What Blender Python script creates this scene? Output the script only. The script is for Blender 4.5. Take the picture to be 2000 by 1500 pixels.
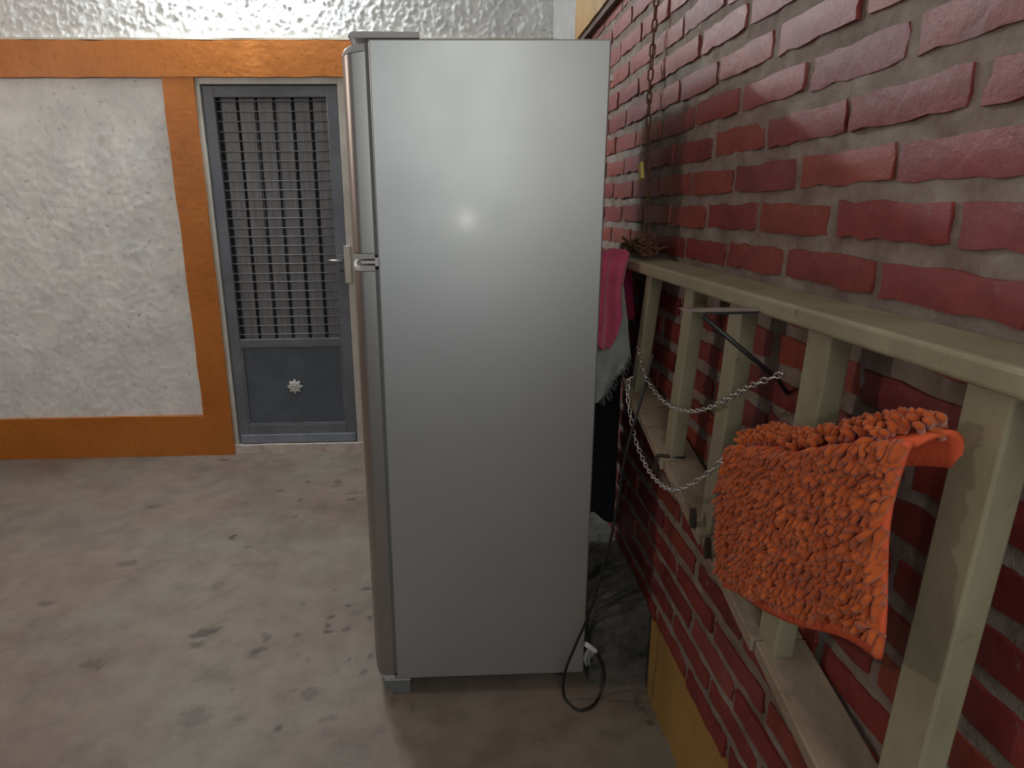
import bpy, bmesh, math, random
from mathutils import Vector, Matrix, noise
for o in list(bpy.data.objects): bpy.data.objects.remove(o)
random.seed(7)
S = bpy.context.scene
COL = S.collection

# ------------------------------------------------------------------ camera
F_PX, PITCH, YAW, ROLL, H = 1223.1, 14.986, 2.074, -0.475, 1.43
PPX, PPY = 922.0, 733.0
p_, y_, r_ = (math.radians(a) for a in (PITCH, YAW, ROLL))
FWD = Vector((math.sin(y_)*math.cos(p_), math.cos(y_)*math.cos(p_), -math.sin(p_)))
RT0 = Vector((math.cos(y_), -math.sin(y_), 0)); UP0 = RT0.cross(FWD)
RT = RT0*math.cos(r_) + UP0*math.sin(r_); UP = UP0*math.cos(r_) - RT0*math.sin(r_)
cd = bpy.data.cameras.new('camera'); cam = bpy.data.objects.new('camera', cd); COL.objects.link(cam)
cd.sensor_fit = 'HORIZONTAL'; cd.sensor_width = 36; cd.lens = F_PX/2000*36
cd.shift_x = (1000-PPX)/2000; cd.shift_y = (PPY-750)/2000
cd.clip_start = .02
m = Matrix((RT, UP, -FWD)).transposed().to_4x4(); m.translation = (0, 0, H)
cam.matrix_world = m
S.camera = cam

def at(px, py, axis, val):
    """world point that pixel (px,py) of the photograph shows on the plane axis=val"""
    d = RT*((px-PPX)/F_PX) - UP*((py-PPY)/F_PX) + FWD
    o = Vector((0, 0, H)); t = (val-o[axis])/d[axis]
    return o + d*t

# ------------------------------------------------------------------ world, lights, exposure
S.view_settings.view_transform = 'Standard'; S.view_settings.look = 'None'
S.view_settings.gamma = 1; S.view_settings.use_curve_mapping = False
S.view_settings.exposure = 0.4
W = bpy.data.worlds.new('world'); S.world = W; W.use_nodes = True
bg = W.node_tree.nodes['Background']; bg.inputs[0].default_value = (.62, .80, 1.0, 1); bg.inputs[1].default_value = .21

def point(name, loc, power, radius, col=(1, 1, 1)):
    l = bpy.data.lights.new(name, 'POINT'); l.energy = power; l.shadow_soft_size = radius; l.color = col
    o = bpy.data.objects.new(name, l); o.location = loc; COL.objects.link(o); return o
# lamp high on the left wall, seen only by its light
point('left_wall_lamp', (-2.9, 1.60, 2.25), 34, .07, (1, .93, .84))
# unseen lamp added behind the camera to brighten the refrigerator side
point('rear_fill_lamp', (.28, -1.3, 2.1), 50, .62, (.98, 1, .93))
# the phone's own lamp beside its lens
P = at(911, 428, 1, 1.6)
point('phone_lamp', (2*P.x, 0.0, 2*P.z-H), 2.2, .02, (1, .97, .92))
LAMP_A = 42.0     # strength of the two bulbs of the lamp on the back wall (built below)

# ------------------------------------------------------------------ material helpers
def mat(name, col=(.5, .5, .5), rough=.6, metal=0.0, spec=None):
    M = bpy.data.materials.new(name); M.use_nodes = True
    b = M.node_tree.nodes['Principled BSDF']
    b.inputs['Base Color'].default_value = (*col, 1); b.inputs['Roughness'].default_value = rough
    b.inputs['Metallic'].default_value = metal
    if spec is not None: b.inputs['Specular IOR Level'].default_value = spec
    return M
def N(M, t, **kw):
    n = M.node_tree.nodes.new(t)
    for k, v in kw.items():
        if k in n.inputs: n.inputs[k].default_value = v
        else: setattr(n, k, v)
    return n
def L(M, a, b): M.node_tree.links.new(a, b)
def bsdf(M): return M.node_tree.nodes['Principled BSDF']
def tex(M, scale, detail=5, rough=.6, coords='Object', vec=(1, 1, 1), dist=0.0):
    tc = N(M, 'ShaderNodeTexCoord'); mp = N(M, 'ShaderNodeMapping'); mp.inputs['Scale'].default_value = vec
    L(M, tc.outputs[coords], mp.inputs['Vector'])
    n = N(M, 'ShaderNodeTexNoise', Scale=scale, Detail=detail, Roughness=rough, Distortion=dist)
    L(M, mp.outputs['Vector'], n.inputs['Vector']); return n
def ramp(M, src, stops):
    r = N(M, 'ShaderNodeValToRGB'); e = r.color_ramp.elements
    while len(e) < len(stops): e.new(.5)
    for i, (p, c) in enumerate(stops): e[i].position = p; e[i].color = (*c, 1)
    L(M, src, r.inputs['Fac']); return r
def mix(M, a, b, fac, mode='MIX'):
    x = N(M, 'ShaderNodeMix', data_type='RGBA', blend_type=mode)
    for s, v in ((x.inputs[6], a), (x.inputs[7], b), (x.inputs[0], fac)):
        if hasattr(v, 'links'): L(M, v, s)
        elif isinstance(v, tuple): s.default_value = (*v, 1)
        else: s.default_value = v
    return x.outputs[2]
def bump(M, src, strength=.3, dist=.01):
    b = N(M, 'ShaderNodeBump', Strength=strength, Distance=dist); L(M, src, b.inputs['Height'])
    L(M, b.outputs['Normal'], bsdf(M).inputs['Normal']); return b
def setc(M, out): L(M, out, bsdf(M).inputs['Base Color'])
def mottled(name, c1, c2, scale, rough=.6, bs=.2, bscale=60, bd=.004, metal=0, stops=(.35, .65), coords='Object'):
    M = mat(name, c1, rough, metal); t = tex(M, scale, 6, .65, coords)
    setc(M, ramp(M, t.outputs['Fac'], ((stops[0], c1), (stops[1], c2))).outputs['Color'])
    if bs: bump(M, tex(M, bscale, 5, .6, coords).outputs['Fac'], bs, bd)
    return M

# ------------------------------------------------------------------ mesh helpers
def link(name, me, M=None, parent=None, kind=None):
    o = bpy.data.objects.new(name, me); COL.objects.link(o)
    if M is not None and not me.materials: me.materials.append(M)
    if parent is not None: o.parent = parent; o.matrix_parent_inverse = parent.matrix_world.inverted()
    if kind: o['kind'] = kind
    return o
def obj(name, bm, M=None, parent=None, kind=None, smooth=False, bevel=0, seg=2):
    if bevel:
        bmesh.ops.bevel(bm, geom=list(bm.edges), offset=bevel, segments=seg, affect='EDGES', profile=.5)
    bmesh.ops.recalc_face_normals(bm, faces=list(bm.faces))
    me = bpy.data.meshes.new(name); bm.to_mesh(me); bm.free()
    if smooth:
        for f in me.polygons: f.use_smooth = True
    return link(name, me, M, parent, kind)
def thing(name, label, cat, loc=(0, 0, 0), group=None, kind=None):
    o = bpy.data.objects.new(name, None); COL.objects.link(o); o.location = loc; o.empty_display_size = .05
    o.matrix_world = Matrix.Translation(loc)
    tag(o, label, cat, group, kind); return o
def tag(o, label=None, cat=None, group=None, kind=None):
    if label: o['label'] = label
    if cat: o['category'] = cat
    if group: o['group'] = group
    if kind: o['kind'] = kind
    return o
def box(bm, x0, x1, y0, y1, z0, z1):
    v = [bm.verts.new((x, y, z)) for z in (z0, z1) for (x, y) in ((x0, y0), (x1, y0), (x1, y1), (x0, y1))]
    for f in ((3, 2, 1, 0), (4, 5, 6, 7), (0, 1, 5, 4), (1, 2, 6, 5), (2, 3, 7, 6), (3, 0, 4, 7)):
        bm.faces.new([v[i] for i in f])
    return v
def bx(*a):
    bm = bmesh.new(); box(bm, *a); return bm
def quadbox(pts8):
    """hexahedron from 8 points: bottom ring of 4 then top ring of 4"""
    bm = bmesh.new(); v = [bm.verts.new(p) for p in pts8]
    for f in ((3, 2, 1, 0), (4, 5, 6, 7), (0, 1, 5, 4), (1, 2, 6, 5), (2, 3, 7, 6), (3, 0, 4, 7)):
        bm.faces.new([v[i] for i in f])
    return bm
def tube(bm, pts, r, n=8, cap=True, closed=False):
    pts = [Vector(p) for p in pts]; rings = []; K = len(pts)
    up = None
    for i, p in enumerate(pts):
        if closed: t = (pts[(i+1) % K]-pts[i-1]).normalized()
        else: t = (pts[min(i+1, K-1)]-pts[max(i-1, 0)]).normalized()
        if up is None:
            up = Vector((0, 0, 1)) if abs(t.z) < .9 else Vector((0, 1, 0))
        a = (up - t*up.dot(t)).normalized(); b = t.cross(a); up = a
        rr = r[i] if isinstance(r, (list, tuple)) else r
        rings.append([bm.verts.new(p+(a*math.cos(2*math.pi*k/n)+b*math.sin(2*math.pi*k/n))*rr) for k in range(n)])
    M_ = K if closed else K-1
    for i in range(M_):
        A, B = rings[i], rings[(i+1) % K]
        for k in range(n): bm.faces.new((A[k], A[(k+1) % n], B[(k+1) % n], B[k]))
    if cap and not closed:
        bm.faces.new(rings[0][::-1]); bm.faces.new(rings[-1])
def spline(pts, n=8):
    pts = [Vector(p) for p in pts]; out = []
    for i in range(len(pts)-1):
        p0, p1, p2, p3 = pts[max(i-1, 0)], pts[i], pts[i+1], pts[min(i+2, len(pts)-1)]
        for k in range(n):
            t = k/n
            out.append(.5*((2*p1)+(p2-p0)*t+(2*p0-5*p1+4*p2-p3)*t*t+(3*p1-p0-3*p2+p3)*t**3))
    out.append(pts[-1]); return out
def grid(nx, ny, f):
    bm = bmesh.new(); V = [[bm.verts.new(f(i/nx, j/ny)) for i in range(nx+1)] for j in range(ny+1)]
    for j in range(ny):
        for i in range(nx): bm.faces.new((V[j][i], V[j][i+1], V[j+1][i+1], V[j+1][i]))
    return bm
def fbm(p, oct=4):
    return noise.fractal(p, 1.0, 2.0, oct)

# ------------------------------------------------------------------ constants of the place
WX, BY = .582, 3.62          # brick wall plane, back wall plane
ZBEAM0, ZBEAM1 = 2.095, 2.268

# ------------------------------------------------------------------ floor
Mfloor = mat('concrete', (.3, .27, .24), .62)
t1 = tex(Mfloor, 1.6, 6, .6); t2 = tex(Mfloor, 9, 8, .7); t3 = tex(Mfloor, 2.4, 3, .5, dist=.6)
c = ramp(Mfloor, t1.outputs['Fac'], ((.3, (.145, .112, .094)), (.5, (.212, .176, .152)), (.7, (.232, .207, .18)))).outputs['Color']
c = mix(Mfloor, c, ramp(Mfloor, t2.outputs['Fac'], ((.3, (.62, .58, .55)), (.55, (1, 1, 1)), (.75, (1.12, 1.1, 1.06)))).outputs['Color'], .75, 'MULTIPLY')
c = mix(Mfloor, c, ramp(Mfloor, t3.outputs['Fac'], ((.42, (1, .93, .88)), (.6, (.93, 1, .96)))).outputs['Color'], .8, 'MULTIPLY')
at_ = N(Mfloor, 'ShaderNodeAttribute', attribute_name='stain')
c = mix(Mfloor, c, (.03, .024, .02), at_.outputs['Fac'])
setc(Mfloor, c)
bump(Mfloor, tex(Mfloor, 45, 8, .7).outputs['Fac'], .22, .006)

stains = [  # px, py, half-length px, half-height px, turn, strength
 (400, 1236, 26, 6, -.35, .7), (384, 1260, 12, 6, -.1, .6), (503, 1271, 14, 5, -.5, .75), (520, 1245, 9, 8, -.4, .5), (494, 1281, 10, 6, 0, .35),
 (606, 1353, 16, 12, -.1, .45), (543, 1423, 9, 5, -.8, .8), (548, 1420, 4, 4, .3, .7), (716, 1150, 9, 3, .05, .9), (680, 1183, 5, 2, .1, .8),
 (646, 1205, 7, 3, -.35, .85), (640, 1222, 5, 7, -.4, .8), (640, 1233, 10, 3, -.1, .85), (676, 1229, 9, 4, -.2, .7), (721, 1207, 6, 3, .1, .85), (722, 1213, 2, 5, .2, .7),
 (582, 1241, 5, 4, 0, .6), (653, 1152, 4, 3, 0, .7), (592, 1180, 6, 4, -.3, .4), (697, 1198, 9, 5, -.2, .35), (711, 1313, 8, 6, .4, .55), (724, 1281, 6, 5, .3, .55),
 (683, 1286, 3, 4, 0, .6), (658, 1310, 5, 5, 0, .3), (602, 1288, 5, 6, -.3, .35), (583, 1280, 6, 4, 0, .3), (632, 1406, 9, 4, -.1, .4), (650, 1403, 10, 4, 0, .45),
 (456, 1047, 7, 2, -.2, .85), (453, 1050, 3, 4, -.4, .8), (440, 898, 9, 1.6, -.15, .8), (515, 905, 2, 3, .4, .8), (570, 909, 3, 1.5, 0, .6), (602, 941, 4, 3, -.5, .7),
 (547, 959, 9, 1.6, -.1, .6), (587, 975, 4, 3, .3, .6), (661, 942, 6, 3, -.2, .55), (655, 949, 10, 1.5, -.15, .5), (692, 963, 15, 1.6, -.1, .55), (688, 975, 9, 2, -.2, .75), (650, 906, 3, 2, 0, .6), (694, 917, 3, 2, 0, .5),
 (485, 1069, 9, 3, -.15, .4), (576, 1009, 7, 2, -.5, .5), (500, 1102, 40, 6, 0, .25), (425, 1145, 12, 9, 0, .25), (380, 1400, 26, 18, 0, .35), (470, 1402, 14, 6, 0, .3), (575, 1347, 5, 3, 0, .45), (455, 1346, 5, 4, 0, .4),
 (770, 1365, 6, 14, 0, .35), (806, 1385, 5, 6, 0, .4), (640, 1430, 14, 10, 0, .25), (745, 1425, 12, 7, 0, .25), (1268, 1410, 8, 5, .3, .6), (1300, 1432, 5, 4, 0, .5), (1255, 1385, 10, 5, .9, .5), (1215, 1325, 24, 7, .1, .85), (1245, 1372, 4, 14, .3, .5), (1195, 1440, 30, 12, 0, .2), (880, 1400, 40, 16, 0, .2), (1000, 1440, 50, 16, 0, .15), (420, 1320, 30, 12, 0, .15), (700, 1120, 20, 8, 0, .12),
 (250, 1100, 16, 5, -.2, .5), (180, 1300, 22, 8, .3, .5), (90, 1180, 12, 5, 0, .5), (300, 990, 12, 3, -.1, .5)]
SW = []
for (px, py, a, b, tr, st) in stains:
    q = at(px, py, 2, 0); qx = at(px+1, py, 2, 0)-q; qy = at(px, py+1, 2, 0)-q
    SW.append((q, a*qx.length, b*qy.length, tr, st))
bm = bmesh.new()
xs = [-7, -4, -2.6] + [-2.3+.0155*i for i in range(61)] + [-1.355+.009*i for i in range(216)] + [.66, 6]
ys = [-9, -3, 0, .8] + [1.0+.009*i for i in range(300)] + [4.2]
la = bm.verts.layers.float.new('stain')
Vv = []
for y in ys:
    row = []
    for x in xs:
        v = bm.verts.new((x, y, 0)); s = 0
        for (q, a, b, tr, st) in SW:
            dx, dy = x-q.x, -(y-q.y)
            if abs(dx)+abs(dy) < 3*(a+b):
                u = dx*math.cos(tr)+dy*math.sin(tr); w = -dx*math.sin(tr)+dy*math.cos(tr)
                d = math.sqrt((u/a)**2+(w/b)**2) + .75*noise.noise(Vector((x*55, y*55, 3)))
                s = max(s, st*max(0, min(1, (1.35-d)/.5)))
        v[la] = s*.95; row.append(v)
    Vv.append(row)
for j in range(len(ys)-1):
    for i in range(len(xs)-1): bm.faces.new((Vv[j][i], Vv[j][i+1], Vv[j+1][i+1], Vv[j+1][i]))
obj('floor', bm, Mfloor, kind='structure')

# ------------------------------------------------------------------ ceiling and left wall (outside the frame, they close the porch)
Mceil = mottled('ceiling_plaster', (.55, .53, .5), (.62, .6, .57), 3, .9)
obj('ceiling', bx(-3.3, .9, -2.6, 3.9, 3.0, 3.1), Mceil, kind='structure')
obj('wall_left', bx(-3.3, -3.1, -2.6, 3.9, 0, 3.0), mottled('terracotta_plaster', (.17, .085, .06), (.22, .12, .085), 4, .8), kind='structure')

# ------------------------------------------------------------------ back wall: rough white plaster
Mpl = mat('rough_plaster', (.6, .61, .6), .8)
tp = tex(Mpl, 30, 8, .7); tq = tex(Mpl, 5, 5, .6)
c = ramp(Mpl, tq.outputs['Fac'], ((.35, (.60, .615, .62)), (.65, (.76, .77, .765)))).outputs['Color']
c = mix(Mpl, c, ramp(Mpl, tp.outputs['Fac'], ((.3, (.35, .36, .37)), (.42, (1, 1, 1)))).outputs['Color'], .7, 'MULTIPLY')
setc(Mpl, c); bump(Mpl, tp.outputs['Fac'], .5, .008)
def stucco(x0, x1, z0, z1, y, step, amp):
    nx, nz = int((x1-x0)/step), int((z1-z0)/step)
    def f(u, v):
        x = x0+(x1-x0)*u; z = z0+(z1-z0)*v
        q = Vector((x*34, z*34, 1.7)); k = .8*noise.noise(q) + .75*noise.noise(q*2.1) + .3*noise.noise(q*4.3)
        k = max(-.2, k+.35*noise.noise(Vector((x*6, z*6, 3))))
        return (x, y-.004-amp*k-.003*noise.noise(Vector((x*4, z*4, 9))), z)
    return grid(nx, nz, f)
wb = thing('wall_back', 'rough white plaster wall behind the refrigerator and door', None, (0, BY, 0), kind='structure')
obj('plaster_field', stucco(-2.9, .62, ZBEAM1-.02, 2.7, BY, .0065, .0075), Mpl, wb, smooth=True)
obj('plaster_field', stucco(-3.1, -1.46, .23, ZBEAM0+.02, BY-.008, .012, .005), Mpl, wb, smooth=True)
obj('plaster_field', stucco(-.42, .62, 0, ZBEAM0+.02, BY-.008, .02, .005), Mpl, wb, smooth=True)
bm = bmesh.new(); box(bm, -3.3, -1.34, BY+.01, BY+.2, 0, 3.0); box(bm, -.53, .9, BY+.01, BY+.2, 0, 3.0); box(bm, -1.34, -.53, BY+.01, BY+.2, 2.12, 3.0); box(bm, -1.34, -.53, BY+.15, BY+.2, 0, 2.12)
obj('wall_core', bm, Mpl, wb)

# orange painted beam, jambs and base
Mor = mat('orange_paint', (.42, .13, .02), .5)
to = tex(Mor, 3.5, 5, .6); tb = tex(Mor, 24, 6, .6)
c = ramp(Mor, to.outputs['Fac'], ((.3, (.40, .12, .012)), (.7, (.48, .16, .02)))).outputs['Color']
c = mix(Mor, c, ramp(Mor, tb.outputs['Fac'], ((.28, (.7, .62, .5)), (.45, (1, 1, 1)))).outputs['Color'], .6, 'MULTIPLY')
setc(Mor, c); bump(Mor, tb.outputs['Fac'], .35, .01)
def wavy(x0, x1, y0, y1, z0, z1, amp, step=.03, axis='x'):
    """box with its long edges slightly uneven, cut along x or z"""
    bm = bmesh.new(); n = max(2, int(((x1-x0) if axis == 'x' else (z1-z0))/step)); rings = []
    for i in range(n+1):
        t = i/n
        if axis == 'x':
            x = x0+(x1-x0)*t; e = [amp*noise.noise(Vector((x*7, k*5.1, z0))) for k in range(4)]
            ring = [(x, y1, z0), (x, y0+e[2]*.6, z0+e[0]), (x, y0+e[3]*.6, z1+e[1]), (x, y1, z1)]
        else:
            z = z0+(z1-z0)*t; e = [amp*noise.noise(Vector((z*6, k*5.1, x0))) for k in range(4)]
            ring = [(x0, y1, z), (x0+e[0], y0+e[2]*.6, z), (x1+e[1], y0+e[3]*.6, z), (x1, y1, z)]
        rings.append([bm.verts.new(p) for p in ring])
    for i in range(n):
        for k in range(4): bm.faces.new((rings[i][k], rings[i][(k+1) % 4], rings[i+1][(k+1) % 4], rings[i+1][k]))
    bm.faces.new(rings[0]); bm.faces.new(rings[-1][::-1]); return bm
OY = BY-.035
jl0 = at(371, 600, 1, OY).x; jl1 = at(427, 600, 1, OY).x
o = obj('trim_1', wavy(-3.1, .58, OY-.004, BY+.02, ZBEAM0, ZBEAM1, .006), Mor, kind='structure'); tag(o, 'orange painted beam over the metal door')
Mcream = mottled('cream_paint', (.50, .47, .38), (.60, .57, .48), 9, .55, .15)
o = obj('trim_2', wavy(-3.1, .58, OY-.002, BY+.02, ZBEAM1+.002, ZBEAM1+.012, .003), Mcream, kind='structure'); tag(o, 'thin cream ledge on top of the orange beam')
o = obj('trim_3', wavy(jl0, jl1, OY, BY+.02, .245, ZBEAM0+.003, .004, axis='z'), Mor, kind='structure'); tag(o, 'orange painted jamb left of the metal door')
o = obj('trim_4', wavy(-.50, -.36, OY, BY+.02, 0, ZBEAM0+.003, .004, axis='z'), Mor, kind='structure'); tag(o, 'orange painted jamb right of the metal door')
o = obj('baseboard_back', wavy(-3.1, jl1, OY-.003, BY+.02, 0, .25, .004), Mor, kind='structure'); tag(o, 'orange painted base strip left of the door')

# ------------------------------------------------------------------ the lamp on the back wall, just above the frame
Memit = mat('bulb', (1, 1, 1), .4); b = bsdf(Memit); b.inputs['Emission Color'].default_value = (.9, .97, 1, 1); b.inputs['Emission Strength'].default_value = LAMP_A*18
Mwhite = mat('white_plastic', (.7, .7, .68), .4)
lx, lz = -1.0, 2.73
wl = thing('wall_lamp', 'white double lamp holder high on the back wall above the door', 'lamp', (lx, BY, lz))
obj('lamp_base', bx(lx-.045, lx+.045, BY-.13, BY-.002, lz-.2, lz+.05), Mwhite, wl, bevel=.008)
for s in (-1, 1):
    bm = bmesh.new(); tube(bm, [(lx+s*.03, BY-.09, lz), (lx+s*.075, BY-.09, lz)], .02, 12); obj('lamp_socket', bm, Mwhite, wl, smooth=True)
    bm = bmesh.new(); bmesh.ops.create_uvsphere(bm, u_segments=16, v_segments=10, radius=.034, matrix=Matrix.Translation((lx+s*.105, BY-.09, lz)))
    obj('lamp_bulb', bm, Memit, wl, smooth=True)

# ------------------------------------------------------------------ metal door
Mdoor = mat('slate_door_paint', (.09, .105, .125), .25)
td = tex(Mdoor, 6, 5, .6)
setc(Mdoor, ramp(Mdoor, td.outputs['Fac'], ((.3, (.115, .122, .142)), (.7, (.165, .175, .20)))).outputs['Color']); bump(Mdoor, tex(Mdoor, 14, 4, .6).outputs['Fac'], .12, .01)
Mslat = mat('door_slat', (.09, .085, .085), .5)
ts = tex(Mslat, 12, 5, .6, vec=(3, 1, .4)); setc(Mslat, ramp(Mslat, ts.outputs['Fac'], ((.3, (.135, .137, .142)), (.7, (.20, .203, .21)))).outputs['Color'])
Mdark = mat('dark_gap', (.04, .042, .048), .7)
Mwire = mat('grille_wire', (.2, .21, .23), .5, .1)
Mpanel = mottled('door_panel_paint', (.066, .082, .102), (.09, .108, .13), 9, .45, .15)
Msilver = mat('silver_metal', (.62, .62, .63), .3, 1.0)
D0 = thing('door_1', 'slate grey metal door with wire grille over vertical slats', None, (-.93, BY, 0), kind='structure')
fx0, fx1, fz1 = -1.318, -.505, 2.098
Mframe = mottled('door_frame_paint', (.46, .45, .40), (.55, .54, .49), 7, .5, .15)
fw = .036
obj('door_frame', bx(fx0, fx0+fw, BY-.02, BY+.1, .02, fz1), Mframe, D0, bevel=.003)
obj('door_frame', bx(-.569, fx1, BY-.02, BY+.1, .02, fz1), Mframe, D0, bevel=.003)
obj('door_frame', bx(fx0+fw, -.569, BY-.02, BY+.1, fz1-.034, fz1), Mframe, D0, bevel=.003)
obj('strike_box', bx(-.583, -.547, BY-.032, BY-.015, at(683, 553, 1, BY-.03).z, at(683, 480, 1, BY-.03).z), Mframe, D0, bevel=.003)
lx0, lx1, lz0, lz1 = -1.279, -.572, .062, 2.06
sx0, sx1 = -1.219, -.632
mz0, mz1 = .70, 2.003
obj('stile', bx(lx0, sx0, BY-.005, BY+.035, lz0, lz1), Mdoor, D0, bevel=.003)
obj('stile', bx(sx1, lx1, BY-.005, BY+.035, lz0, lz1), Mdoor, D0, bevel=.003)
obj('rail', bx(sx0, sx1, BY-.004, BY+.035, mz1, lz1), Mdoor, D0, bevel=.003)
obj('rail', bx(sx0, sx1, BY-.004, BY+.035, .655, mz0), Mdoor, D0, bevel=.003)
obj('rail', bx(sx0, sx1, BY-.004, BY+.035, lz0+.05, .175), Mdoor, D0, bevel=.003)
Mkick = mottled('kick_plate_paint', (.16, .19, .235), (.24, .27, .32), 14, .5, .1)
obj('kick_plate', bx(lx0+.01, lx1-.01, BY-.012, BY+.03, lz0, lz0+.052), Mkick, D0, bevel=.003)
obj('backing_sheet', bx(lx0+.01, lx1-.01, BY+.07, BY+.075, lz0, lz1-.01), Mdark, D0)
obj('panel', bx(sx0+.0, sx1, BY+.006, BY+.02, .172, .66), Mpanel, D0)
for a in ((sx0, sx1, .172, .184), (sx0, sx1, .648, .66)):
    obj('panel_bead', bx(a[0], a[1], BY-.002, BY+.012, a[2], a[3]), Mdoor, D0, bevel=.002)
for a in (sx0, sx1-.012):
    obj('panel_bead', bx(a, a+.012, BY-.002, BY+.012, .184, .648), Mdoor, D0, bevel=.002)
n = 6; pitch = (sx1-sx0)/n
for i in range(n):
    a = sx0+i*pitch+.019
    obj('slat', bx(a, sx0+(i+1)*pitch+.001, BY+.03, BY+.045, mz0-.005, mz1+.005), Mslat, D0, bevel=.003)
me = None
for i in range(26):
    z = mz0+.028+i*.0503+random.uniform(-.002, .002)
    bm = bmesh.new(); tube(bm, [(sx0-.005, BY+.015, z+random.uniform(-.002, .002)), (sx1+.005, BY+.015, z)], .0027, 6); obj('grille_wire', bm, Mwire, D0, smooth=True)
for i in range(1, 17):
    x = sx0+i*(sx1-sx0)/17
    bm = bmesh.new(); tube(bm, [(x, BY+.0185, mz0-.005), (x, BY+.0185, mz1+.005)], .0011, 5); obj('grille_wire', bm, Mwire, D0, smooth=True)
# handle and key hole
hz = at(660, 510, 1, BY-.03).z; hx = at(664, 512, 1, BY-.03).x
bm = bmesh.new(); tube(bm, [(hx, BY-.003, hz), (hx, BY-.035, hz), (hx-.012, BY-.042, hz+.002), (hx-.075, BY-.042, hz+.007)], [.009, .008, .007, .005], 10); hd = obj('handle', bm, Msilver, D0, smooth=True)
obj('lock_plate', bx(hx-.02, hx+.022, BY-.009, BY-.004, hz-.085, hz+.03), Mdoor, D0, bevel=.002)
bm = bmesh.new(); tube(bm, [(hx+.003, BY-.012, hz-.055), (hx+.003, BY-.006, hz-.055)], .008, 12); obj('keyhole', bm, Mdark, D0)
# rosette ornament on the lower panel
e = at(576, 755, 1, BY); Mros = mat('rosette_metal', (.55, .55, .53), .5, .2)
bm = bmesh.new(); R = []
K = 48
for ring, (rr, dy, am) in enumerate(((.0, -.010, 0), (.008, -.008, 0), (.0105, -.013, 0), (.0135, -.008, 0), (.024, -.010, .06), (.036, -.005, .22), (.037, .005, .22))):
    if ring == 0: R.append([bm.verts.new((e.x, BY+dy+.004, e.z))]); continue
    R.append([bm.verts.new((e.x+rr*(1+am*math.cos(8*2*math.pi*k/K))*math.cos(2*math.pi*k/K), BY+dy+.002*math.cos(16*math.pi*k/K)*(am > 0), e.z+rr*(1+am*math.cos(8*2*math.pi*k/K))*math.sin(2*math.pi*k/K))) for k in range(K)])
for k in range(K):
    bm.faces.new((R[0][0], R[1][k], R[1][(k+1) % K]))
    for j in range(1, len(R)-1): bm.faces.new((R[j][k], R[j+1][k], R[j+1][(k+1) % K], R[j][(k+1) % K]))
o = obj('rosette', bm, Mros, D0, smooth=False); tag(o, 'small pale metal flower ornament')
Mthr = mottled('threshold_paint', (.42, .36, .33), (.62, .56, .52), 12, .7, .3, 40, .006)
obj('threshold', wavy(fx0+.005, fx1+.003, BY-.03, BY+.12, 0, .056, .004), Mthr, D0)

# ------------------------------------------------------------------ brick wall on the right
Mmort = mat('mortar', (.2, .165, .135), .85)
tm = tex(Mmort, 14, 6, .65); tm2 = tex(Mmort, 70, 6, .7)
c = ramp(Mmort, tm.outputs['Fac'], ((.3, (.145, .095, .08)), (.55, (.24, .195, .168)), (.75, (.34, .30, .265)))).outputs['Color']
setc(Mmort, c); bump(Mmort, tm2.outputs['Fac'], .6, .008)
ZP, ZT, Y0, Y1 = .266, 2.10, .2, 2.91
def mort(u, v):
    y = -1.2+(3.62+1.2)*u; z = ZP+(3.0-ZP)*v
    return (WX+.0035+.0045*noise.noise(Vector((y*18, z*18, 4)))+.003*noise.noise(Vector((y*50, z*50, 4))), y, z)
wr = thing('wall_right', 'red painted brick wall with wide grey mortar joints', None, (WX, 1.5, ZP), kind='structure')
bm = grid(280, 160, mort); obj('mortar', bm, Mmort, wr, smooth=True)
obj('wall_core', bx(WX+.02, WX+.2, -1.2, 3.8, 0, 3.0), Mmort, wr)
Mbr = mat('brick_paint', (.2, .03, .025), .5)
oi = N(Mbr, 'ShaderNodeObjectInfo'); tb1 = tex(Mbr, 13, 6, .65); tb2 = tex(Mbr, 45, 6, .7)
# shift the noise per brick
mp = tb1.inputs['Vector'].links[0].from_node; sc = N(Mbr, 'ShaderNodeVectorMath', operation='SCALE'); sc.inputs[0].default_value = (37, 51, 23); L(Mbr, oi.outputs['Random'], sc.inputs['Scale'])
L(Mbr, sc.outputs[0], mp.inputs['Location'])
base = ramp(Mbr, oi.outputs['Random'], ((0, (.16, .022, .022)), (.35, (.21, .030, .026)), (.6, (.235, .045, .025)), (.8, (.17, .026, .035)), (1, (.25, .055, .045)))).outputs['Color']
c = mix(Mbr, base, ramp(Mbr, tb1.outputs['Fac'], ((.25, (.55, .5, .5)), (.55, (1, 1, 1)), (.75, (1.2, 1.3, 1.2)))).outputs['Color'], .8, 'MULTIPLY')
dm = ramp(Mbr, tb2.outputs['Fac'], ((.60, (0, 0, 0)), (.72, (1, 1, 1)))).outputs['Color']
c = mix(Mbr, c, (.24, .20, .17), N(Mbr, 'ShaderNodeMath', operation='MULTIPLY').outputs[0])
mm = [n for n in Mbr.node_tree.nodes if n.type == 'MATH'][-1]; L(Mbr, dm, mm.inputs[0]); mm.inputs[1].default_value = .35
setc(Mbr, c); bump(Mbr, tb2.outputs['Fac'], .35, .006)
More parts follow.
